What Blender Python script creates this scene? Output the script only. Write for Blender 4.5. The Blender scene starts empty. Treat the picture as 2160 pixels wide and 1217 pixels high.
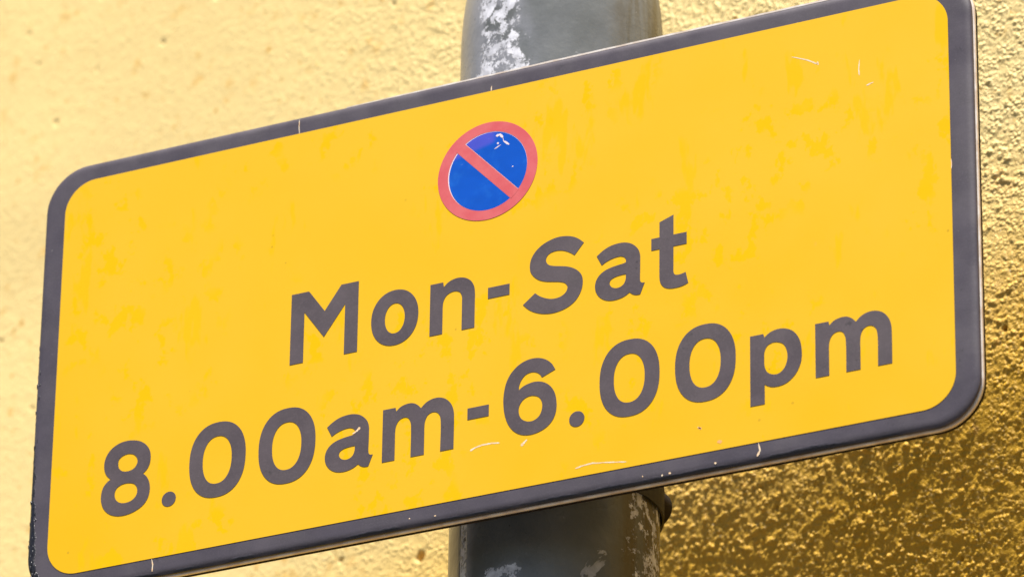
import bpy, bmesh, math, random
import numpy as np
from mathutils import Matrix, Vector
from mathutils.geometry import tessellate_polygon
R = math.radians
MM = 0.001
ZC = 2.30                       # height of the plate's centre above the pavement
scene = bpy.context.scene

# ------------------------------------------------------------------ camera
cd = bpy.data.cameras.new('camera'); cam = bpy.data.objects.new('camera', cd)
scene.collection.objects.link(cam); scene.camera = cam
cd.sensor_width = 36.0; cd.lens = 12180.6/2160*36
cd.clip_start = 0.05; cd.clip_end = 200
r0 = Vector((0.8980626, 0.4396669, 0.0132856))      # image right in (x, depth, up)
r1 = Vector((-0.1857610, 0.4064668, -0.8945824))    # image down
r2 = Vector((-0.3987184, 0.8009230, 0.4467056))     # view direction
M = Matrix((r0, -r1, -r2)).transposed().to_4x4()
M.translation = Vector((0.8273983, -1.6435169, ZC-0.9182511))
cam.matrix_world = M
cd.dof.use_dof = True; cd.dof.focus_distance = 2.05; cd.dof.aperture_fstop = 18

# ------------------------------------------------------------------ light
SUN = Vector((0.10, -0.38, 0.92)).normalized()     # direction towards the sun
world = bpy.data.worlds.new('World'); scene.world = world; world.use_nodes = True
nt = world.node_tree
sky = nt.nodes.new('ShaderNodeTexSky'); sky.sky_type = 'NISHITA'; sky.sun_disc = False
sky.sun_elevation = math.asin(SUN.z); sky.sun_rotation = math.atan2(SUN.x, SUN.y)
nt.links.new(sky.outputs[0], nt.nodes['Background'].inputs[0])
nt.nodes['Background'].inputs[1].default_value = 0.05
sd = bpy.data.lights.new('sun', 'SUN'); sun = bpy.data.objects.new('sun', sd); scene.collection.objects.link(sun)
sd.energy = 4.6; sd.angle = R(1.0); sd.color = (1.0, 0.95, 0.88)
sun.rotation_euler = SUN.to_track_quat('Z', 'Y').to_euler(); sun.location = (-2, -3, 7)
vs = scene.view_settings
vs.view_transform = 'Standard'; vs.look = 'None'; vs.gamma = 1.0; vs.use_curve_mapping = False
vs.exposure = 0.9

# ------------------------------------------------------------------ materials
def mat(name, base=(.5, .5, .5), rough=.5, metal=0.0, spec=.5):
    m = bpy.data.materials.new(name); m.use_nodes = True
    b = m.node_tree.nodes['Principled BSDF']
    b.inputs['Base Color'].default_value = (*base, 1); b.inputs['Roughness'].default_value = rough
    b.inputs['Metallic'].default_value = metal; b.inputs['Specular IOR Level'].default_value = spec
    return m
class N:
    """small node-building helper"""
    def __init__(s, m):
        s.t = m.node_tree; s.b = s.t.nodes['Principled BSDF']; s.co = s.t.nodes.new('ShaderNodeTexCoord').outputs['Object']
    def set(s, sock, v):
        if isinstance(v, bpy.types.NodeSocket): s.t.links.new(v, sock)
        elif isinstance(v, tuple) and len(v) == 3 and sock.type == 'RGBA': sock.default_value = (*v, 1)
        else: sock.default_value = v
    def map(s, scale=(1, 1, 1), loc=(0, 0, 0), rot=(0, 0, 0), vec=None):
        n = s.t.nodes.new('ShaderNodeMapping'); s.set(n.inputs[0], vec or s.co)
        n.inputs['Scale'].default_value = scale; n.inputs['Location'].default_value = loc; n.inputs['Rotation'].default_value = rot
        return n.outputs[0]
    def noise(s, scale, detail=4, rough=.55, vec=None, dist=0):
        n = s.t.nodes.new('ShaderNodeTexNoise'); s.set(n.inputs['Vector'], vec or s.co)
        n.inputs['Scale'].default_value = scale; n.inputs['Detail'].default_value = detail
        n.inputs['Roughness'].default_value = rough; n.inputs['Distortion'].default_value = dist
        return n.outputs[0]
    def voro(s, scale, vec=None, feature='F1'):
        n = s.t.nodes.new('ShaderNodeTexVoronoi'); n.feature = feature; s.set(n.inputs['Vector'], vec or s.co)
        n.inputs['Scale'].default_value = scale
        return n.outputs['Distance']
    def math(s, op, a, b=0.0, c=0.0, clamp=False):
        n = s.t.nodes.new('ShaderNodeMath'); n.operation = op; n.use_clamp = clamp
        s.set(n.inputs[0], a); s.set(n.inputs[1], b)
        if op == 'MULTIPLY_ADD': s.set(n.inputs[2], c)
        return n.outputs[0]
    def ramp(s, v, lo, hi, a=0.0, b=1.0, smooth=True):
        n = s.t.nodes.new('ShaderNodeMapRange'); n.interpolation_type = 'SMOOTHSTEP' if smooth else 'LINEAR'
        s.set(n.inputs[0], v)
        for i, x in enumerate((lo, hi, a, b)): n.inputs[i+1].default_value = x
        return n.outputs[0]
    def mix(s, f, a, b):
        n = s.t.nodes.new('ShaderNodeMix'); n.data_type = 'RGBA'
        s.set(n.inputs[0], f); s.set(n.inputs[6], a); s.set(n.inputs[7], b)
        return n.outputs[2]
    def xyz(s, vec=None):
        n = s.t.nodes.new('ShaderNodeSeparateXYZ'); s.set(n.inputs[0], vec or s.co); return n.outputs
    def bump(s, h, strength=.3, dist=.001, normal=None):
        n = s.t.nodes.new('ShaderNodeBump'); s.set(n.inputs['Height'], h)
        n.inputs['Strength'].default_value = strength; n.inputs['Distance'].default_value = dist
        if normal: s.t.links.new(normal, n.inputs['Normal'])
        return n.outputs[0]
    def out(s, color=None, rough=None, normal=None, metal=None, coat=None):
        for k, v in (('Base Color', color), ('Roughness', rough), ('Normal', normal), ('Metallic', metal), ('Coat Weight', coat)):
            if v is not None: s.set(s.b.inputs[k], v)

# yellow reflective sheeting with washed streaks and drips, sky sheen painted in
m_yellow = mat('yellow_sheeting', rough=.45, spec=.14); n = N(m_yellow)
big = n.ramp(n.noise(9, 3), .38, .62)
st = n.noise(110, 4, .65, n.map((1, 1, .75)))
st2 = n.noise(17, 3, .6)
stain = n.math('MULTIPLY', n.ramp(st, .54, .585), n.ramp(st2, .49, .56))
blot = n.ramp(n.noise(38, 4, .65, n.map((1.6, 1, .45), (3.1, 0, 1.2))), .59, .64)
stain = n.math('MAXIMUM', stain, n.math('MULTIPLY', blot, .8))
sky_sheen = n.ramp(n.math('ADD', n.xyz()[2], n.math('MULTIPLY', n.noise(7, 3), .10)), -.03, .13)  # painted sheen of the sky, paler towards the top
c = n.mix(big, (.80, .448, .010), (.80, .462, .020))
c = n.mix(n.math('MULTIPLY', sky_sheen, .6), c, (.80, .485, .032))
c = n.mix(stain, c, (.80, .472, .000))
pk = n.math('MULTIPLY', n.ramp(n.noise(52, 4, .6, n.map((1, 1, .7), (5, 0, 2))), .70, .76), .45)
c = n.mix(pk, c, (.80, .42, .10))
spk = n.ramp(n.voro(120), .05, .075, 1, 0)
spk = n.math('MULTIPLY', spk, n.ramp(n.noise(31, 1), .6, .64))
c = n.mix(n.math('MULTIPLY', spk, .6), c, (.50, .30, .02))
fine = n.noise(900, 2)
n.out(c, n.ramp(n.noise(24, 3), .3, .7, .36, .5), n.bump(fine, .05, .0002, n.bump(n.noise(14, 2), .25, .001)))

# faded black vinyl of border and lettering
def black(name, base, rlo, rhi, worn=0.0):
    m = mat(name); n = N(m)
    c = n.mix(n.ramp(n.noise(60, 4), .35, .65), tuple(x*.90 for x in base), tuple(x*1.10 for x in base))
    c = n.mix(n.math('MULTIPLY', n.ramp(n.noise(1500, 2), .45, .75), .45), c, tuple(x*1.45 for x in base))
    scuff = n.math('MULTIPLY', n.ramp(n.noise(170, 5, .7), .58, .70), n.ramp(n.noise(24, 2), .50, .60))
    c = n.mix(n.math('MULTIPLY', scuff, .8), c, tuple(x*.3 for x in base))
    if worn:
        w = n.math('MULTIPLY', n.ramp(n.noise(420, 4, .7), .69, .73), n.ramp(n.noise(33, 2), .52, .6))
        c = n.mix(n.math('MULTIPLY', w, worn), c, (.45, .42, .42))
    r_ = n.ramp(n.noise(45, 3), .3, .7, rlo, rhi); nm = n.bump(n.noise(260, 3), .12, .0005)
    if worn:   # thick glossy black overpaint creeping in from the left edge, widest at the bottom corner
        xx, yy, zz = n.xyz(); nn = n.math('MULTIPLY', n.math('SUBTRACT', n.noise(330, 5, .7), .5), .0055)
        wdt = n.math('ADD', n.ramp(zz, -.085, .02, .0042, -.0018, False), nn)
        op = n.ramp(n.math('SUBTRACT', wdt, n.math('ADD', xx, .1863)), -.0002, .0003)
        bt = n.math('ADD', n.math('MULTIPLY', n.math('SUBTRACT', n.noise(90, 4, .6, n.map((.5, 1, 1))), .5), .006), n.math('MULTIPLY_ADD', zz, -1.0, -.0862))
        op = n.math('MAXIMUM', op, n.math('MULTIPLY', n.ramp(bt, -.0003, .0008), .85))  # dark reflection along the rounded lower edge, painted into the colour
        c = n.mix(op, c, (.014, .013, .018)); r_ = n.math('MULTIPLY_ADD', op, -.14, r_)
        nm = n.bump(n.math('MULTIPLY', op, n.noise(700, 4, .7)), .45, .0008, nm)
    n.out(c, r_, nm)
    return m
m_letter = black('faded_black_lettering', (.080, .061, .068), .45, .6)
m_border = black('faded_black_border', (.074, .062, .076), .33, .55, .8)
m_red = mat('faded_red'); n = N(m_red)
c = n.mix(n.ramp(n.noise(120, 4), .35, .65), (.62, .095, .105), (.66, .13, .135)); n.out(c, .42)
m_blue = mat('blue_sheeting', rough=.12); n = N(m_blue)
c = n.mix(n.ramp(n.noise(90, 5, .65), .5, .75), (.004, .085, .50), (.012, .13, .58))
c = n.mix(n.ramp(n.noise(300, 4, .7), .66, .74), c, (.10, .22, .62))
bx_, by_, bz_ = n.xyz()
sh = n.math('MULTIPLY', n.ramp(n.math('MULTIPLY_ADD', bx_, -.25, bz_), .0575, .0598), n.ramp(bx_, .000, .003, 1, 0))  # lavender reflection painted into the upper left of the blue
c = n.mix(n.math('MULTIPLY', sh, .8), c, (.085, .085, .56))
n.out(c, .14, n.bump(n.noise(60, 2), .5, .0012))
m_white = mat('white_underlay', (.80, .66, .70), .5)
m_chip = mat('pale_scratch'); n = N(m_chip)
n.out(n.mix(n.ramp(n.noise(700, 3), .4, .6), (.82, .54, .30), (.80, .68, .50)), .6)
m_pink = mat('pink_fade', (.82, .40, .14), .5)
m_alu = mat('weathered_plate_edge'); n = N(m_alu)
c = n.mix(n.ramp(n.noise(150, 4), .35, .65), (.68, .55, .45), (.86, .79, .73))
n.out(c, .35, metal=.15)
m_dark = mat('plate_back', (.014, .009, .008), .7, 0, .2)
m_steel = mat('dark_steel', (.016, .014, .012), .6, .2)

# pole paint: object coordinates are the pole's own, z = 0 at the plate's centre height
m_pole = mat('weathered_grey_pole_paint', spec=.35); n = N(m_pole)
x, y, z = n.xyz()
az = n.math('MULTIPLY', n.math('ARCTAN2', x, n.math('MULTIPLY', y, -1.0)), 57.2958)   # degrees round the pole, + is right
nz = n.noise(26, 5, .6); wob = n.math('MULTIPLY_ADD', n.math('SUBTRACT', nz, .5), 34.0, az)
def band(v, a, b, w=5.0): return n.math('MULTIPLY', n.ramp(v, a-w, a+w), n.ramp(v, b-w, b+w, 1, 0))
base = n.mix(n.ramp(n.noise(20, 5), .35, .7), (.115, .121, .115), (.21, .22, .222))
base = n.mix(n.math('MULTIPLY', n.ramp(n.noise(14, 4, .6, n.map((1, 1, .25))), .5, .7), .5), base, (.24, .25, .28))
streak = n.noise(150, 4, .6, n.map((1, 1, .10)))
base = n.mix(n.math('MULTIPLY', band(wob, 62, 125, 9), n.ramp(streak, .30, .62)), base, (.105, .085, .050))
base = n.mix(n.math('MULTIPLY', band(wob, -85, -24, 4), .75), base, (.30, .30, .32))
front = n.math('MULTIPLY', band(wob, -30, 6, 9), n.ramp(z, 0, .02))
front = n.math('MAXIMUM', front, n.math('MULTIPLY', band(wob, -16, 6, 3), n.ramp(z, -.099, -.094, 1, 0)))
strip = n.math('MULTIPLY', band(az, -35.5, -29.5, .8), n.ramp(z, -.06, -.05, 1, 0))
peelmask = n.math('MAXIMUM', front, n.math('MULTIPLY', n.math('MULTIPLY', band(wob, 66, 112, 8), n.ramp(z, -.06, -.05, 1, 0)), .80))
pl = n.math('ADD', n.noise(190, 9, .76), n.math('MULTIPLY', n.noise(22, 3, .5), .35))
peel = n.ramp(n.math('SUBTRACT', pl, n.math('MULTIPLY', n.math('SUBTRACT', 1.0, peelmask), .22)), .635, .665)
base = n.mix(n.math('MULTIPLY', n.math('MULTIPLY', front, n.ramp(n.noise(55, 5, .65), .35, .6)), .55), base, (.36, .36, .41))
peel = n.math('MAXIMUM', peel, n.math('MULTIPLY', strip, n.ramp(n.noise(420, 4, .6), .40, .50)))
fl = n.math('MULTIPLY', n.ramp(n.noise(48, 7, .6, None, .5), .645, .66), band(az, 4, 60, 6))
allp = n.math('MAXIMUM', peel, n.math('MULTIPLY', fl, .45))
base = n.mix(allp, base, n.mix(n.ramp(n.noise(260, 4), .4, .62), (.55, .55, .60), (.78, .78, .84)))
base = n.mix(n.math('MULTIPLY', n.math('MULTIPLY', band(az, -75, -37, 1), n.ramp(z, -.06, -.05, 1, 0)), .8), base, (.28, .21, .11))
base = n.mix(n.math('MULTIPLY', n.math('MULTIPLY', band(az, -38, -35.5, .5), n.ramp(z, -.06, -.05, 1, 0)), .9), base, (.03, .03, .03))
dk = n.math('MULTIPLY', n.ramp(n.noise(170, 5, .7), .66, .70), .8)
base = n.mix(dk, base, (.05, .045, .03))
hh = n.math('ADD', n.math('MULTIPLY', allp, -.6), n.math('MULTIPLY', n.noise(330, 4), .5))
n.out(base, n.math('MULTIPLY_ADD', allp, .35, n.ramp(n.noise(60, 3), .3, .7, .22, .36)), n.bump(hh, .5, .0006, n.bump(n.noise(28, 2), .3, .002)))

# painted roughcast wall
m_wall = mat('yellow_painted_roughcast'); n = N(m_wall)
wx, wy, wz = n.xyz()
bl = n.ramp(n.math('ADD', n.math('MULTIPLY_ADD', n.noise(6, 4), .08, n.math('MULTIPLY', wx, -.25)), n.math('SUBTRACT', wz, ZC)), .02, .15)     # light falloff put into the paint colour: paler towards the upper left
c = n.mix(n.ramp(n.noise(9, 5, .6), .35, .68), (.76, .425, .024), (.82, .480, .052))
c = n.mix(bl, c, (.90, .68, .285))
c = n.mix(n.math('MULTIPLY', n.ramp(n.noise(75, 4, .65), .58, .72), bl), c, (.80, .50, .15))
c = n.mix(n.ramp(n.noise(190, 5, .65), .60, .74), c, (.62, .33, .055))
c = n.mix(n.math('MULTIPLY', n.ramp(n.noise(420, 3, .6), .70, .75), .8), c, (.80, .66, .42))
grain = n.math('SUBTRACT', 1.0, n.math('MULTIPLY', n.voro(600, n.map((1, 1, 1), (0, 0, 0), (0, 0, 0))), 1.3), 0, True)
grain = n.math('MULTIPLY', grain, n.ramp(n.noise(160, 3), .36, .6))
hh = n.math('ADD', n.math('MULTIPLY', grain, 1.0), n.math('MULTIPLY', n.noise(850, 4, .68), .75))
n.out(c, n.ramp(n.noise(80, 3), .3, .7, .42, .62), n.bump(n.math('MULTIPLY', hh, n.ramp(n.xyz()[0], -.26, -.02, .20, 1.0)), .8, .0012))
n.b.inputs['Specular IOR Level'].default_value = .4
m_pave = mat('paving'); n = N(m_pave)
bk = n.t.nodes.new('ShaderNodeTexBrick'); n.set(bk.inputs['Vector'], n.co); bk.inputs['Scale'].default_value = 1.2
for i, cc in enumerate(((.11, .105, .10), (.09, .088, .085), (.05, .05, .05))): bk.inputs[i+1].default_value = (*cc, 1)
bk.inputs['Mortar Size'].default_value = .008
n.out(n.mix(n.math('MULTIPLY', n.noise(6, 5), .4), bk.outputs[0], (.07, .07, .07)), .85)

# ------------------------------------------------------------------ helpers
def link(o, parent=None, m=None):
    scene.collection.objects.link(o)
    if parent: o.parent = parent
    if m: o.data.materials.append(m)
    return o
def obj_bm(name, bm, m, parent=None, smooth=False):
    me = bpy.data.meshes.new(name); bmesh.ops.recalc_face_normals(bm, faces=bm.faces); bm.to_mesh(me); bm.free()
    if smooth:
        for p in me.polygons: p.use_smooth = True
    return link(bpy.data.objects.new(name, me), parent, m)
def thing(name, label, cat, loc):
    o = bpy.data.objects.new(name, None); scene.collection.objects.link(o)
    o.location = loc; o['label'] = label; o['category'] = cat
    return o
def rrect(hw, hh, r, seg=14):
    pts = []
    for cx, cz, a0 in ((hw-r, hh-r, 0), (-hw+r, hh-r, 90), (-hw+r, -hh+r, 180), (hw-r, -hh+r, 270)):
        for k in range(seg+1):
            a = R(a0+90*k/seg); pts.append((cx+r*math.cos(a), cz+r*math.sin(a)))
    return pts
def smooth_contour(pts, sub=7):
    """pts: (x, z) or (x, z, 1) where 1 marks a sharp corner; centripetal Catmull-Rom in between"""
    n_ = len(pts); P = [Vector(p[:2]) for p in pts]; cor = [len(p) > 2 for p in pts]
    if all(cor): return [tuple(p) for p in P]
    out = []
    for i in range(n_):
        a, b = P[i], P[(i+1) % n_]
        if cor[i] and cor[(i+1) % n_]: out.append(tuple(a)); continue
        p0 = P[i-1] if not cor[i] else a + (a-b)
        p3 = P[(i+2) % n_] if not cor[(i+1) % n_] else b + (b-a)
        t0 = 0; t1 = t0+max((a-p0).length, 1e-6)**.5; t2 = t1+max((b-a).length, 1e-6)**.5; t3 = t2+max((p3-b).length, 1e-6)**.5
        for k in range(sub):
            t = t1+(t2-t1)*k/sub
            A1 = p0*((t1-t)/(t1-t0))+a*((t-t0)/(t1-t0)); A2 = a*((t2-t)/(t2-t1))+b*((t-t1)/(t2-t1)); A3 = b*((t3-t)/(t3-t2))+p3*((t-t2)/(t3-t2))
            B1 = A1*((t2-t)/(t2-t0))+A2*((t-t0)/(t2-t0)); B2 = A2*((t3-t)/(t3-t1))+A3*((t-t1)/(t3-t1))
            q = B1*((t2-t)/(t2-t1))+B2*((t-t1)/(t2-t1)); out.append(tuple(q))
    return out
def superellipse(cx, cz, hw, hh, e=2.25, n_=56):
    o = []
    for k in range(n_):
        a = 2*math.pi*k/n_; c_, s_ = math.cos(a), math.sin(a)
        o.append((cx+hw*math.copysign(abs(c_)**(2/e), c_), cz+hh*math.copysign(abs(s_)**(2/e), s_)))
    return o
def film(name, contours, y0, th, m, parent, dx=0, dz=0):
    """thin cut film on the plate: outline contours in mm (first is outer, the rest are holes), front face at y0-th"""
    bm = bmesh.new(); rings = [[Vector((x_+dx, z_+dz, 0)) for x_, z_ in c_] for c_ in contours]
    flat = [p for r_ in rings for p in r_]
    front = [bm.verts.new((p.x*MM, (y0-th)*MM, p.y*MM)) for p in flat]
    for tri in tessellate_polygon(rings):
        try: bm.faces.new([front[i] for i in tri])
        except ValueError: pass
    back = [bm.verts.new((p.x*MM, y0*MM, p.y*MM)) for p in flat]
    o = 0
    for r_ in rings:
        k = len(r_)
        for i in range(k):
            bm.faces.new((front[o+i], front[o+(i+1) % k], back[o+(i+1) % k], back[o+i]))
        o += k
    me = bpy.data.meshes.new(name)
    bm.normal_update()
    for f in bm.faces:
        if abs(f.normal.y) > .5 and f.normal.y > 0: f.normal_flip()
    bm.to_mesh(me); bm.free()
    return link(bpy.data.objects.new(name, me), parent, m)
def loft(name, rings, m, parent=None, cap0=True, cap1=True, smooth=True):
    bm = bmesh.new(); V = [[bm.verts.new(p) for p in r_] for r_ in rings]; k = len(rings[0])
    for a, b in zip(V, V[1:]):
        for i in range(k): bm.faces.new((a[i], a[(i+1) % k], b[(i+1) % k], b[i]))
    if cap0: bm.faces.new(V[0][::-1])
    if cap1: bm.faces.new(V[-1])
    return obj_bm(name, bm, m, parent, smooth)

# ------------------------------------------------------------------ the setting
bm = bmesh.new()
bmesh.ops.create_grid(bm, x_segments=4, y_segments=4, size=4.0, matrix=Matrix.Translation((0, -2.6, 0)))
pv = obj_bm('pavement', bm, m_pave); pv['kind'] = 'structure'

rng = np.random.default_rng(7)
def vnoise(X, Z, cell, seed):
    """smooth value noise, zero mean, about -1..1"""
    g = np.random.default_rng(seed).uniform(-1, 1, (257, 257))
    u = X/cell; v = Z/cell; i = np.floor(u).astype(int); j = np.floor(v).astype(int); fu = u-i; fv = v-j
    fu = fu*fu*(3-2*fu); fv = fv*fv*(3-2*fv); i %= 256; j %= 256
    g[256] = g[0]; g[:, 256] = g[:, 0]
    return (g[i, j]*(1-fu)+g[i+1, j]*fu)*(1-fv)+(g[i, j+1]*(1-fu)+g[i+1, j+1]*fu)*fv
def sstep(v, a, b):
    t = np.clip((v-a)/(b-a), 0, 1); return t*t*(3-2*t)
def wall_base(X, Z):
    """depth of the wall face in metres at x, z (z from the plate's centre); the wall runs away to the left and
    bellies behind the pole"""
    X = X+.020; Z = Z-.022
    Y = 0.208 - 0.25*np.clip(X, -.9, 1.2)
    zt = 0.055                                   # below this the face leans back, most of all just right of the pole
    dn = np.clip(zt-Z, 0, None)
    q = np.where(dn < .08, dn**2/.16, dn-.04); q = np.where(dn > .30, .26+.35*(1-np.exp(-(dn-.30)/.35)), q)
    P = sstep(X, -.090, -.005)*(1-.30*sstep(X, .03, .20))*(1-sstep(X, .3, .9))
    Y = Y + .305*q*P*(1-sstep(-Z, .8, 2.0))
    Y = Y + 0.0035*vnoise(X, Z, .17, 3) + 0.0010*vnoise(X, Z, .06, 4)
    return Y
def build_wall():
    fx0, fx1, fz0, fz1 = -.50, .27, -.17, .45
    xf = np.concatenate([np.arange(fx0, -.22, .001), np.arange(-.22, fx1, .0005)])
    zf = np.concatenate([np.arange(fz0, .20, .0005), np.arange(.20, fz1, .001)])
    left = fx0 - np.cumsum(.002*1.16**np.arange(38)); left = left[left > -3.2][::-1]
    right = fx1 + np.cumsum(.002*1.16**np.arange(38)); right = right[right < 2.2]
    lo = fz0 - np.cumsum(.002*1.16**np.arange(40)); lo = np.append(lo[lo > -ZC], -ZC)[::-1]
    hi = fz1 + np.cumsum(.002*1.16**np.arange(34)); hi = hi[hi < 1.9]
    xs = np.concatenate([left, xf, right]); zs = np.concatenate([lo, zf, hi])
    X, Z = np.meshgrid(xs, zs, indexing='ij')
    Y = wall_base(X, Z)
    d = np.zeros_like(X)
    iu0, iv0, nu, nv = len(left), len(lo), len(xf), len(zf)
    XX = X[iu0:iu0+nu, iv0:iv0+nv]; ZZ = Z[iu0:iu0+nu, iv0:iv0+nv]
    amp = .09+.51*sstep(XX, -.26, .0)
    F = .00020*vnoise(XX, ZZ, .0130, 11) + .00020*vnoise(XX, ZZ, .0047, 12) + .00028*vnoise(XX+.3, ZZ, .0024, 13) + .00020*vnoise(XX, ZZ, .0012, 14)
    dens = .5+.5*np.clip(vnoise(XX, ZZ, .03, 15)*1.3, -1, 1)
    def window(cx, cz, w):
        return np.searchsorted(xf, cx-w), np.searchsorted(xf, cx+w), np.searchsorted(zf, cz-w), np.searchsorted(zf, cz+w)
    for k in range(105000):                      # thrown grit: rounded grains of mixed size
        cx, cz = rng.uniform(fx0, fx1), rng.uniform(fz0, fz1)
        rr = .00042+min(rng.exponential(.00022), .0010)
        a0, a1, b0, b1 = window(cx, cz, rr*1.4)
        if a1-a0 < 1 or b1-b0 < 1: continue
        hgt = rr*rng.uniform(.65, 1.15)*(.45+.65*dens[a0, b0])
        ux, uz = (XX[a0:a1, b0:b1]-cx), (ZZ[a0:a1, b0:b1]-cz); t = rng.uniform(-.5, .5)
        q = ((ux+t*uz)**2*rng.uniform(.6, 1.3)+uz**2)/rr**2
        bl = hgt*np.sqrt(np.clip(1-q*.8, 0, 1))
        F[a0:a1, b0:b1] = np.maximum(F[a0:a1, b0:b1], F[a0:a1, b0:b1]*.5+bl)
    F *= amp
    pits = [(-.149, .0200, .0022, .003), (-.156, .034, .0010, .002), (.130, .034, .0014, .003), (-.415, .307, .0022, .0012)]
    for k in range(260): pits.append((rng.uniform(fx0, fx1), rng.uniform(fz0, fz1), rng.uniform(.0005, .0014), rng.uniform(.0008, .0016)))
    for cx, cz, rr, dp in pits:
        a0, a1, b0, b1 = window(cx, cz, rr*2)
        if a1-a0 < 1 or b1-b0 < 1: continue
        q = ((XX[a0:a1, b0:b1]-cx)**2+(ZZ[a0:a1, b0:b1]-cz)**2)/rr**2 + .5*vnoise(XX[a0:a1, b0:b1], ZZ[a0:a1, b0:b1], .0016, 19)
        F[a0:a1, b0:b1] -= dp*(1-sstep(q, .3, 1.2))
    d[iu0:iu0+nu, iv0:iv0+nv] = F
    nrm = 1/math.sqrt(1+.25**2)
    Xo = X - d*.25*nrm; Yo = Y - d*nrm
    co = np.stack([Xo, Yo, Z+ZC], -1).astype(np.float32)
    nx, nz_ = X.shape
    idx = np.arange(nx*nz_).reshape(nx, nz_)
    quads = np.stack([idx[:-1, :-1], idx[1:, :-1], idx[1:, 1:], idx[:-1, 1:]], -1).reshape(-1, 4)
    me = bpy.data.meshes.new('wall_face')
    me.vertices.add(nx*nz_); me.vertices.foreach_set('co', co.ravel())
    me.loops.add(quads.size); me.loops.foreach_set('vertex_index', quads.ravel().astype(np.int32))
    me.polygons.add(len(quads)); me.polygons.foreach_set('loop_start', np.arange(0, quads.size, 4, dtype=np.int32))
    me.polygons.foreach_set('use_smooth', np.ones(len(quads), dtype=bool))
    me.update(calc_edges=True); me.validate()
    return me
w = link(bpy.data.objects.new('building_wall', build_wall()), None, m_wall)
w['label'] = 'rough yellow painted roughcast building wall behind the sign and pole'; w['category'] = 'wall'

# ------------------------------------------------------------------ the pole
PX, PY = -.003, .0625
pole = thing('sign_pole', 'weathered grey metal pole with peeling paint carrying the yellow sign', 'pole', (PX, PY, 0))
def circ(r_, z_, seg=96): return [(r_*math.cos(2*math.pi*k/seg), r_*math.sin(2*math.pi*k/seg), z_) for k in range(seg)]
top = .158
prof = [(.038, z_) for z_ in (-ZC, -1, -.3, 0, .1, .125)] + [(.038-d_*d_/.34, .125+d_) for d_ in (.005, .01, .015, .02, .025, .03)]
prof += [(.0353-.012*(1-math.cos(R(a_))), .155+.014*math.sin(R(a_))) for a_ in (20, 40, 60, 80)] + [(.012, .170), (.004, .1705)]
tube = loft('pole_tube', [circ(*p_) for p_ in prof], m_pole, pole)
tube.location = (0, 0, ZC)
tube.rotation_euler = (0, R(.3), 0)

# ------------------------------------------------------------------ the sign
sign = thing('parking_sign', 'yellow rectangular parking restriction plate with black border reading Mon-Sat 8.00am-6.00pm', 'sign', (0, 0, ZC))
def ring(hw, hh, r_, y_): return [(x_*MM, y_*MM, z_*MM) for x_, z_ in rrect(hw, hh, r_, 16)]
HW, HH, RO = 186.3, 87.3, 17.0
# black front: face, rounded edge, back
rings = [ring(HW-2, HH-2, RO-2, 1.9), ring(HW-.15, HH-.15, RO, 1.85), ring(HW, HH, RO, 1.5)]
for a in (15, 30, 45, 60, 75, 90):
    q = 3.0*(1-math.cos(R(a))); rings.append(ring(HW-q, HH-q, RO-q*.6, 1.3*(1-math.sin(R(a)))))
rings.append(ring(HW-6, HH-6, RO-5, 0)); rings.append(ring(HW-12, HH-12, 8, 0))
border = loft('border_plate', rings, m_border, sign)
edge = loft('plate_edge', [ring(HW-2, HH-2, RO, 2.3), ring(HW-.1, HH-.1, RO, 2.35), ring(HW+.2, HH+.2, RO, 2.6), ring(HW+.3, HH+.3, RO, 3.1), ring(HW+.3, HH+.3, RO, 3.5), ring(HW+.2, HH+.2, RO, 3.9), ring(HW-.1, HH-.1, RO, 4.1), ring(HW-2, HH-2, RO, 4.15)], m_alu, sign)
back = loft('back_plate', [ring(HW-.9, HH-.9, RO, 2.0), ring(HW-.9, HH-.9, RO, 4.5), ring(HW-.1, HH-.1, RO, 4.6), ring(HW-.1, HH-.1, RO, 6.2), ring(HW-.9, HH-.9, RO, 6.6), ring(HW-8, HH-8, RO-4, 6.7)], m_dark, sign)
bm = bmesh.new()                                # strip of bare metal showing along the top edge
P_ = [(x_*MM, (HH+random.uniform(.30, .48)*min(1, (x_+62)/60))*MM) for x_ in range(-60, 170, 4)]
for y_ in (.6, 1.6): [bm.verts.new((a_, y_*MM, b_)) for a_, b_ in P_]; [bm.verts.new((a_, y_*MM, (HH-.3)*MM)) for a_, b_ in P_]
bm.verts.ensure_lookup_table(); k_ = len(P_); V_ = bm.verts
for i_ in range(k_-1):
    bm.faces.new((V_[i_], V_[i_+1], V_[k_+i_+1], V_[k_+i_])); bm.faces.new((V_[2*k_+i_], V_[2*k_+i_+1], V_[i_+1], V_[i_]))
    bm.faces.new((V_[3*k_+i_], V_[3*k_+i_+1], V_[2*k_+i_+1], V_[2*k_+i_]))
obj_bm('bare_edge', bm, m_alu, sign)
panel = film('yellow_panel', [rrect(177.6, 80.2, 12.5, 14)], 0, .15, m_yellow, sign)

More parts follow.
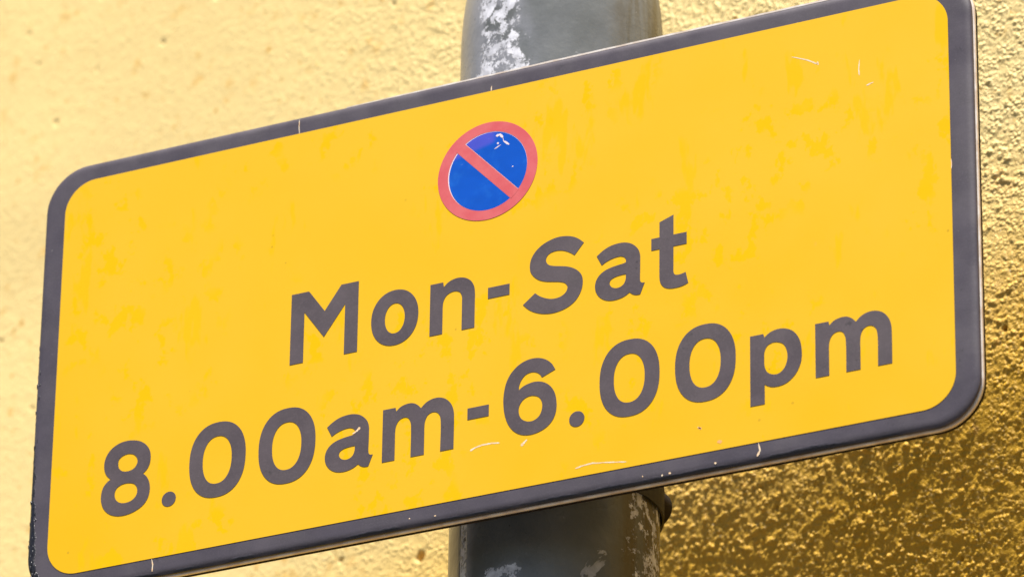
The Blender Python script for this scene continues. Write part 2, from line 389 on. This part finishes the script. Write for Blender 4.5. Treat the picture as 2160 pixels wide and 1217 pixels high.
C = 1
GL = {
 'M': [[(-79.8, 14.1, C), (-72.7, 14.1, C), (-66.05, 4.9, C), (-59.5, 14.1, C), (-52.4, 14.1, C), (-52.4, -14.1, C), (-57.75, -14.1, C), (-57.75, 6.0, C), (-66.1, -5.5, C), (-74.35, 6.0, C), (-74.35, -14.1, C), (-79.8, -14.1, C)]],
 'n': [[(-23.3, 6.4, C), (-18.2, 6.4, C), (-17.9, 4.5, C), (-16.3, 5.9), (-14.2, 6.8), (-11.8, 7.0), (-9.3, 6.4), (-7.1, 4.8), (-5.8, 2.4), (-5.4, -.4), (-5.4, -3.5), (-5.4, -14.05, C), (-10.5, -14.05, C), (-10.5, -3.5), (-10.6, -.6), (-11.4, 1.1), (-13.0, 1.9), (-15.0, 1.8), (-16.8, .8), (-17.9, -1.1), (-18.2, -3.5), (-18.2, -5.5), (-18.2, -14.05, C), (-23.3, -14.05, C)]],
 'h1': [[(-.2, .45, C), (8.35, .45, C), (8.35, -3.85, C), (-.2, -3.85, C)]],
 'S': [[(37.5, 10.7, C), (35.1, 12.8), (32.6, 14.1), (30.0, 14.75), (27.2, 14.9), (24.0, 14.3), (20.8, 12.9), (18.3, 10.8), (16.8, 8.3), (16.3, 5.7), (16.6, 3.3), (17.9, 1.2), (20.0, -.6), (22.6, -1.7), (25.6, -2.4), (28.2, -3.0), (30.2, -3.9), (31.2, -5.4), (30.9, -7.1), (29.6, -8.4), (27.6, -9.1), (25.1, -9.1), (22.6, -8.3), (20.4, -7.1), (18.5, -5.5, C), (13.8, -9.2, C), (15.7, -11.2), (18.2, -12.9), (21.5, -14.2), (25.2, -14.75), (28.8, -14.4), (31.8, -13.4), (34.2, -11.8), (35.9, -9.6), (36.9, -7.2), (37.2, -4.7), (36.8, -2.3), (35.5, -.3), (33.5, 1.3), (30.9, 2.5), (28.2, 3.2), (25.7, 3.8), (23.8, 4.6), (22.8, 5.9), (22.7, 7.3), (23.4, 8.6), (24.9, 9.4), (27.1, 9.6), (29.5, 9.1), (31.9, 7.9), (33.9, 6.4, C)]],
 'a': [[(42.6, 4.0, C), (44.8, 5.6), (47.3, 6.8), (50.1, 7.35), (53.0, 7.3), (55.6, 6.5), (57.6, 5.0), (58.9, 3.2), (59.5, 1.0), (59.55, -1.3), (59.55, -4.5), (59.5, -8.2), (59.65, -9.3), (60.2, -9.95), (61.3, -10.1, C), (59.6, -14.4, C), (58.1, -14.35), (56.7, -13.8), (55.5, -12.8, C), (53.8, -13.8), (51.4, -14.5), (48.6, -14.6), (46.0, -13.9), (43.9, -12.4), (42.5, -10.3), (42.0, -8.0), (42.4, -5.7), (43.6, -3.8), (45.6, -2.4), (48.1, -1.6), (51.0, -1.15), (53.0, -.95), (54.0, -.7, C), (54.0, .4), (53.4, 1.4), (52.1, 2.05), (50.0, 2.1), (47.8, 1.6), (46.0, .9), (44.6, .05, C)],
       [(54.0, -5.3, C), (53.95, -7.2), (53.3, -8.9), (51.9, -9.9), (50.1, -10.05), (48.5, -9.3), (47.7, -7.9), (48.1, -6.5), (49.6, -5.7), (51.8, -5.35)]],
 't': [[(67.0, 12.3, C), (72.4, 14.2, C), (72.4, 6.35, C), (77.5, 6.35, C), (77.5, 1.75, C), (72.4, 1.75, C), (72.4, -6.0), (72.4, -8.0), (72.75, -9.2), (73.6, -9.7), (75.2, -9.75), (77.1, -9.3, C), (78.1, -13.7, C), (76.2, -14.4), (73.6, -14.7), (71.0, -14.5), (69.0, -13.7), (67.7, -12.2), (67.1, -10.2), (67.0, -7.0), (67.0, -4), (67.0, 1.75, C), (63.85, 1.75, C), (63.85, 6.35, C), (67.0, 6.35, C)]],
 '8': [[(-143.9, -31.5), (-140.8, -32.4), (-138.1, -34.3), (-136.4, -37.0), (-135.9, -40.0), (-136.3, -42.6), (-137.4, -44.5), (-138.8, -45.7, C), (-137.2, -47.3), (-136.0, -49.9), (-135.7, -53.0), (-136.4, -55.9), (-138.2, -58.3), (-141.2, -60.0), (-144.9, -60.9), (-148.6, -60.8), (-152.0, -59.5), (-154.6, -57.0), (-155.9, -53.6), (-155.9, -50.5), (-155.2, -48.2), (-153.9, -46.6), (-152.3, -45.5, C), (-154.0, -43.8), (-155.1, -41.3), (-155.2, -38.3), (-154.2, -35.4), (-152.1, -33.1), (-149.2, -31.7), (-146.4, -31.3)],
       [(-144.8, -36.7), (-142.8, -37.5), (-141.5, -39.3), (-141.5, -41.3), (-142.7, -42.9), (-144.9, -43.6), (-147.4, -43.2), (-149.0, -41.7), (-149.4, -39.8), (-149.0, -38.1), (-147.2, -36.9)],
       [(-144.7, -48.4), (-142.3, -49.2), (-141.0, -51.2), (-141.2, -53.8), (-142.9, -55.5), (-145.6, -56.1), (-148.2, -55.5), (-149.9, -53.8), (-150.3, -51.6), (-149.6, -49.7), (-147.5, -48.5)]],
 'm': [[(-41.2, -39.6, C), (-36.2, -39.6, C), (-35.9, -41.1, C), (-34.2, -39.7), (-31.9, -39.0), (-29.4, -39.1), (-27.4, -40.2), (-26.0, -41.7, C), (-24.1, -40.0), (-21.6, -39.0), (-18.7, -39.0), (-16.0, -40.2), (-14.0, -42.5), (-13.0, -45.4), (-12.8, -48.5), (-12.8, -60.1, C), (-18.05, -60.1, C), (-18.05, -48.5), (-18.5, -46.0), (-19.7, -44.6), (-21.4, -44.2), (-23.2, -45.0), (-24.2, -46.9), (-24.5, -49.5), (-24.5, -52), (-24.5, -60.1, C), (-29.8, -60.1, C), (-29.8, -49.5), (-30.1, -46.3), (-31.2, -44.5), (-32.9, -44.1), (-34.7, -44.9), (-35.8, -46.8), (-36.15, -49.5), (-36.15, -52), (-36.15, -60.1, C), (-41.2, -60.1, C)]],
 'h2': [[(-7.5, -45.55, C), (.9, -45.55, C), (.9, -50.0, C), (-7.5, -50.0, C)]],
 '6': [[(26.8, -37.0, C), (25.2, -34.3), (22.8, -32.3), (19.8, -31.2), (16.2, -31.15), (12.7, -32.4), (9.8, -34.8), (7.8, -38.1), (6.8, -42.2), (6.6, -46.6), (7.2, -51.0), (8.6, -54.9), (10.8, -57.9), (13.7, -59.8), (17.1, -60.5), (20.8, -60.0), (24.0, -58.5), (26.2, -56.1), (27.3, -53.0), (27.35, -49.4), (26.5, -45.7), (24.6, -42.8), (22.0, -41.0), (19.1, -40.3), (16.2, -40.6), (14.0, -41.4), (12.6, -42.4, C), (12.75, -40.7), (13.6, -38.6), (15.2, -36.9), (17.5, -36.3), (19.5, -36.8), (20.8, -37.8), (21.6, -39.1, C)],
       [(18.0, -45.5), (20.4, -46.5), (21.7, -48.7), (21.7, -51.7), (20.5, -54.1), (18.3, -55.3), (15.9, -55.1), (13.7, -53.6), (12.7, -51.2), (12.9, -48.6), (14.2, -46.6), (16.0, -45.6)]],
 'p': [[(101.6, -39.5, C), (106.6, -39.5, C), (107.0, -40.9, C), (109.1, -39.4), (111.8, -38.7), (114.8, -39.0), (117.8, -40.6), (120.1, -44.0), (121.0, -48.8), (120.6, -53.2), (118.4, -57.4), (114.8, -60.0), (110.7, -60.5), (108.6, -59.9), (107.0, -58.9, C), (107.0, -66.3, C), (101.6, -66.3, C)],
       [(111.4, -43.5), (114.0, -44.7), (115.4, -47.5), (115.5, -51.2), (114.3, -54.2), (112.2, -55.7), (110.0, -55.6), (107.9, -54.2), (107.0, -51.8), (106.9, -49.0), (107.0, -46.6), (107.9, -44.5), (109.4, -43.6)]],
}
def glyph(name, key, label, dx=0, dz=0):
    o = film(name, [smooth_contour(c_) for c_ in GL[key]], -.15, .12, m_letter, sign, dx, dz)
    o['label'] = label
def round_glyph(name, label, outer, inner=None):
    cs = [superellipse(*outer)] + ([superellipse(*inner)] if inner else [])
    o = film(name, cs, -.15, .12, m_letter, sign); o['label'] = label
glyph('letter', 'M', 'capital letter M')
round_glyph('letter', 'small letter o after the M', (-37.45, -3.6, 9.5, 11.0, 2.12), (-37.4, -3.9, 4.0, 6.0, 2.1))
glyph('letter', 'n', 'small letter n')
glyph('hyphen', 'h1', 'hyphen between Mon and Sat')
glyph('letter', 'S', 'capital letter S')
glyph('letter', 'a', 'small letter a in Sat')
glyph('letter', 't', 'small letter t')
glyph('numeral', '8', 'numeral 8')
round_glyph('full_stop', 'full stop after the 8', (-127.6, -57.95, 2.9, 2.9, 2.0))
for cx, lb in ((-108.1, 'first zero after 8'), (-79.75, 'second zero after 8'), (55.6, 'first zero after 6'), (84.6, 'second zero after 6')):
    round_glyph('numeral', lb, (cx, -46.0, 11.55, 14.85, 2.3), (cx-.1, -46.1, 5.95, 9.4, 2.25))
glyph('letter', 'a', 'small letter a of am', -106.2, -46.05)
glyph('letter', 'm', 'small letter m of am')
glyph('hyphen', 'h2', 'hyphen between the two times')
glyph('numeral', '6', 'numeral 6')
round_glyph('full_stop', 'full stop after the 6', (35.35, -57.95, 2.95, 2.95, 2.0))
glyph('letter', 'p', 'small letter p')
glyph('letter', 'm', 'small letter m of pm', 167.3, -.1)

# roundel: red ring, blue disc cut by a red bar, thin pale line where the layers do not register
RX, RZ = -1.2, 47.7
ringo = film('red_ring', [superellipse(RX, RZ, 20.0, 19.7, 2, 96), superellipse(RX, RZ, 15.9, 15.75, 2, 96)[::-1]], -.15, .12, m_red, sign)
film('white_underlay', [superellipse(RX, RZ, 15.95, 15.8, 2, 96)], -.15, .06, m_white, sign)
u = Vector((21.6, -22.8)).normalized(); v_ = Vector((-u.y, u.x))
def half(side):
    rr, ox, oz = 15.65, RX+.18, RZ-.18; off = 2.32 if side > 0 else 2.22
    a0 = math.asin(off/rr); pts = []
    for k in range(41):
        a = a0+(math.pi-2*a0)*k/40
        q = u*(rr*math.cos(a))+v_*(rr*math.sin(a))*side; pts.append((ox+q.x, oz+q.y))
    return pts
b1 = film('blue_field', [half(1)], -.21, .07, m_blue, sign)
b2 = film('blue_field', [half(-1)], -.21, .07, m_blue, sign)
q = [u*s*16.2+v_*t*2.12 for s, t in ((1, 1), (1, -1), (-1, -1), (-1, 1))]
film('red_bar', [[(RX+p.x, RZ+p.y) for p in q]], -.21, .10, m_red, sign)

# scratches through the sheeting (one part): polylines in mm on the plate with a width
def mark(bm, pts, w0, w1, y0=-.15):
    P = [Vector(p) for p in pts]; up, lo = [], []
    for i, p in enumerate(P):
        t = (P[min(i+1, len(P)-1)]-P[max(i-1, 0)]).normalized(); nn = Vector((-t.y, t.x)); f = i/(len(P)-1)
        ww = (w0+(w1-w0)*f)*(.35 if i in (0, len(P)-1) else random.uniform(.75, 1.25))*.5
        up.append(p+nn*ww); lo.append(p-nn*ww)
    loop = up+lo[::-1]
    fr = [bm.verts.new((p.x*MM, (y0-.03)*MM, p.y*MM)) for p in loop]
    k = len(P)
    for i in range(k-1): bm.faces.new((fr[i], fr[i+1], fr[2*k-2-i], fr[2*k-1-i]))
def densify(pts, k=5):
    o = []
    for a, b in zip(pts, pts[1:]):
        for i in range(k): f = i/k; o.append((a[0]+(b[0]-a[0])*f+random.uniform(-.07, .07), a[1]+(b[1]-a[1])*f+random.uniform(-.07, .07)))
    return o+[pts[-1]]
random.seed(5)
for pts, w0, w1 in (
    ([(-6.2, -62.3), (-4.2, -61.3), (-1.0, -60.8), (2.2, -60.9), (5.3, -61.4)], 1.0, .6), ([(13.7, -64.0), (14.8, -63.2), (16.0, -62.1)], 1.3, .7),
    ([(34.9, -76.9), (37.8, -76.3), (41.5, -76.1), (47.9, -77.0), (54.6, -78.1)], .75, .45), ([(81.6, -70.1), (83.1, -71.1)], .5, .4),
    ([(118.2, 67.0), (123.6, 64.6), (128.1, 61.9)], .3, .75), ([(128.0, 62.8), (128.4, 61.4)], .9, .9), ([(144.2, 59.9), (143.8, 56.6), (144.0, 53.7)], .45, .6),
    ([(146.6, 49.1), (149.3, 49.8)], .9, .5), ([(-53.2, -46.6), (-51.6, -45.8), (-50.2, -44.6)], .6, 1.2)):
    bm = bmesh.new(); mark(bm, densify(pts), w0*.78, w1*.78, -.16 if pts[0][0] > -50 else -.28); obj_bm('scratch', bm, m_chip, sign)
for cx, cz, r_ in ((89.9, -77.3, .9), (82.4, -70.7, .6)):
    bm = bmesh.new(); mark(bm, [(cx-r_, cz), (cx-.4*r_, cz+.2), (cx+.4*r_, cz-.1), (cx+r_, cz+.2)], r_*1.6, r_*1.4, -.16); obj_bm('chip_or_glint', bm, m_pink, sign)
for pts, w0, w1 in (
    ([(-79.2, 86.3), (-79.3, 83.2), (-79.0, 80.0)], .3, .35), ([(-.2, 82.3), (-.4, 80.2)], .4, .5), ([(104.4, -80.4), (105.0, -83.4), (103.9, -85.4)], .35, .9),
    ([(-133.7, -80.3), (-133.2, -82.6), (-133.3, -85.4)], .3, .6), ([(177.6, 13.3), (177.3, 8.6)], .5, .9), ([(88.0, -84.7), (88.5, -85.3)], 1.0, .8), ([(67.8, -85.6), (68.4, -85.9)], 1.0, .9), ([(70.6, -85.3), (71.4, -85.7)], .9, .7),
    ([(60.5, -84.6), (60.9, -84.9)], .4, .4), ([(-30, -83.8), (-29.4, -83.9)], .5, .4), ([(-20, -84.6), (-19.2, -84.7)], .5, .4)):
    bm = bmesh.new(); mark(bm, densify(pts, 3), w0, w1, -.02); obj_bm('chip_or_glint', bm, m_chip, sign)
for pts, w0, w1 in (([(2.0, 61.2), (3.7, 61.4), (4.9, 59.8)], 1.1, .7), ([(4.9, 58.6), (7.4, 56.5)], .5, 1.0), ([(1.5, 56.0), (4.0, 57.2)], .4, .3), ([(2.5, 58.3), (3.1, 57.7)], .8, .8), ([(8.8, 47.5), (9.1, 47.1)], .6, .5), ([(4.7, 60.0), (5.2, 58.5)], .2, .3)):  # white glints of the wrinkled blue sheet, painted on as small marks
    bm = bmesh.new(); mark(bm, densify(pts, 3), w0, w1, -.29); obj_bm('chip_or_glint', bm, m_white, sign)

# thick lumpy black paint down the left edge, heavier towards the bottom corner
bm = bmesh.new()
for k in range(170):
    z_ = 60-150*random.random()**.75
    if random.random() > max(.05, min(1, (30-z_)/95)): continue
    rr = random.uniform(.3, .8)*(1+max(0, (-50-z_)/40)*.5)
    x_ = -186.2+random.random()**2*6*max(.15, (30-z_)/115)
    if z_ < -72:      # follow the rounded corner
        a = R(180+min(80, (-72-z_)*5.2)); x_ = -169.3+17*math.cos(a)*random.uniform(.80, 1.0); z_ = -70.3+17*math.sin(a)*random.uniform(.85, 1.0)
    bmesh.ops.create_icosphere(bm, subdivisions=1, radius=1, matrix=Matrix.Translation((x_*MM, (.35 if x_ > -185 else 1.1)*MM, z_*MM)) @ Matrix.Diagonal((rr*.55*MM, rr*.7*MM, rr*random.uniform(1.0, 3.0)*MM, 1)))
m_lump = mat('glossy_black_paint', (.018, .016, .020), .22)
o = obj_bm('paint_lumps', bm, m_lump, sign, True); o['label'] = 'lumpy glossy black paint on the left edge'

# channels on the back of the plate and the clips that hold them round the pole
for zc in (48, -50):
    bm = bmesh.new()
    bmesh.ops.create_cube(bm, size=1, matrix=Matrix.Translation((0, .0068+.0085, zc*MM)) @ Matrix.Diagonal((.30, .017, .030, 1)))
    obj_bm('back_channel', bm, m_steel, sign)
    zb = (zc-8)*MM if zc < 0 else (zc+6)*MM
    rings = []
    for k in range(65):
        a = 2*math.pi*k/64
    prof = ((.0384, -.006), (.0392, -.006), (.0392, .006), (.0384, .006))
    bm = bmesh.new(); V = [[bm.verts.new((PX+r_*math.cos(2*math.pi*k/64), PY+r_*math.sin(2*math.pi*k/64), zb+h_)) for r_, h_ in prof] for k in range(64)]
    for k in range(64):
        for j in range(4): bm.faces.new((V[k][j], V[k][(j+1) % 4], V[(k+1) % 64][(j+1) % 4], V[(k+1) % 64][j]))
    clip = obj_bm('pole_clip', bm, m_steel, sign)
    bx, by, bz = .0240, .0780, -.0545
    if zc > 0: continue
    ringz = lambda r_, y_: [(bx+r_*math.cos(2*math.pi*k/28), by+y_, bz+r_*math.sin(2*math.pi*k/28)) for k in range(28)]
    loft('clip_boss', [ringz(.0052, -.0035), ringz(.0058, -.0055), ringz(.0066, -.0060), ringz(.0072, -.0055), ringz(.0075, -.004), ringz(.0075, .010), ringz(.0060, .012)], m_dark, clip)
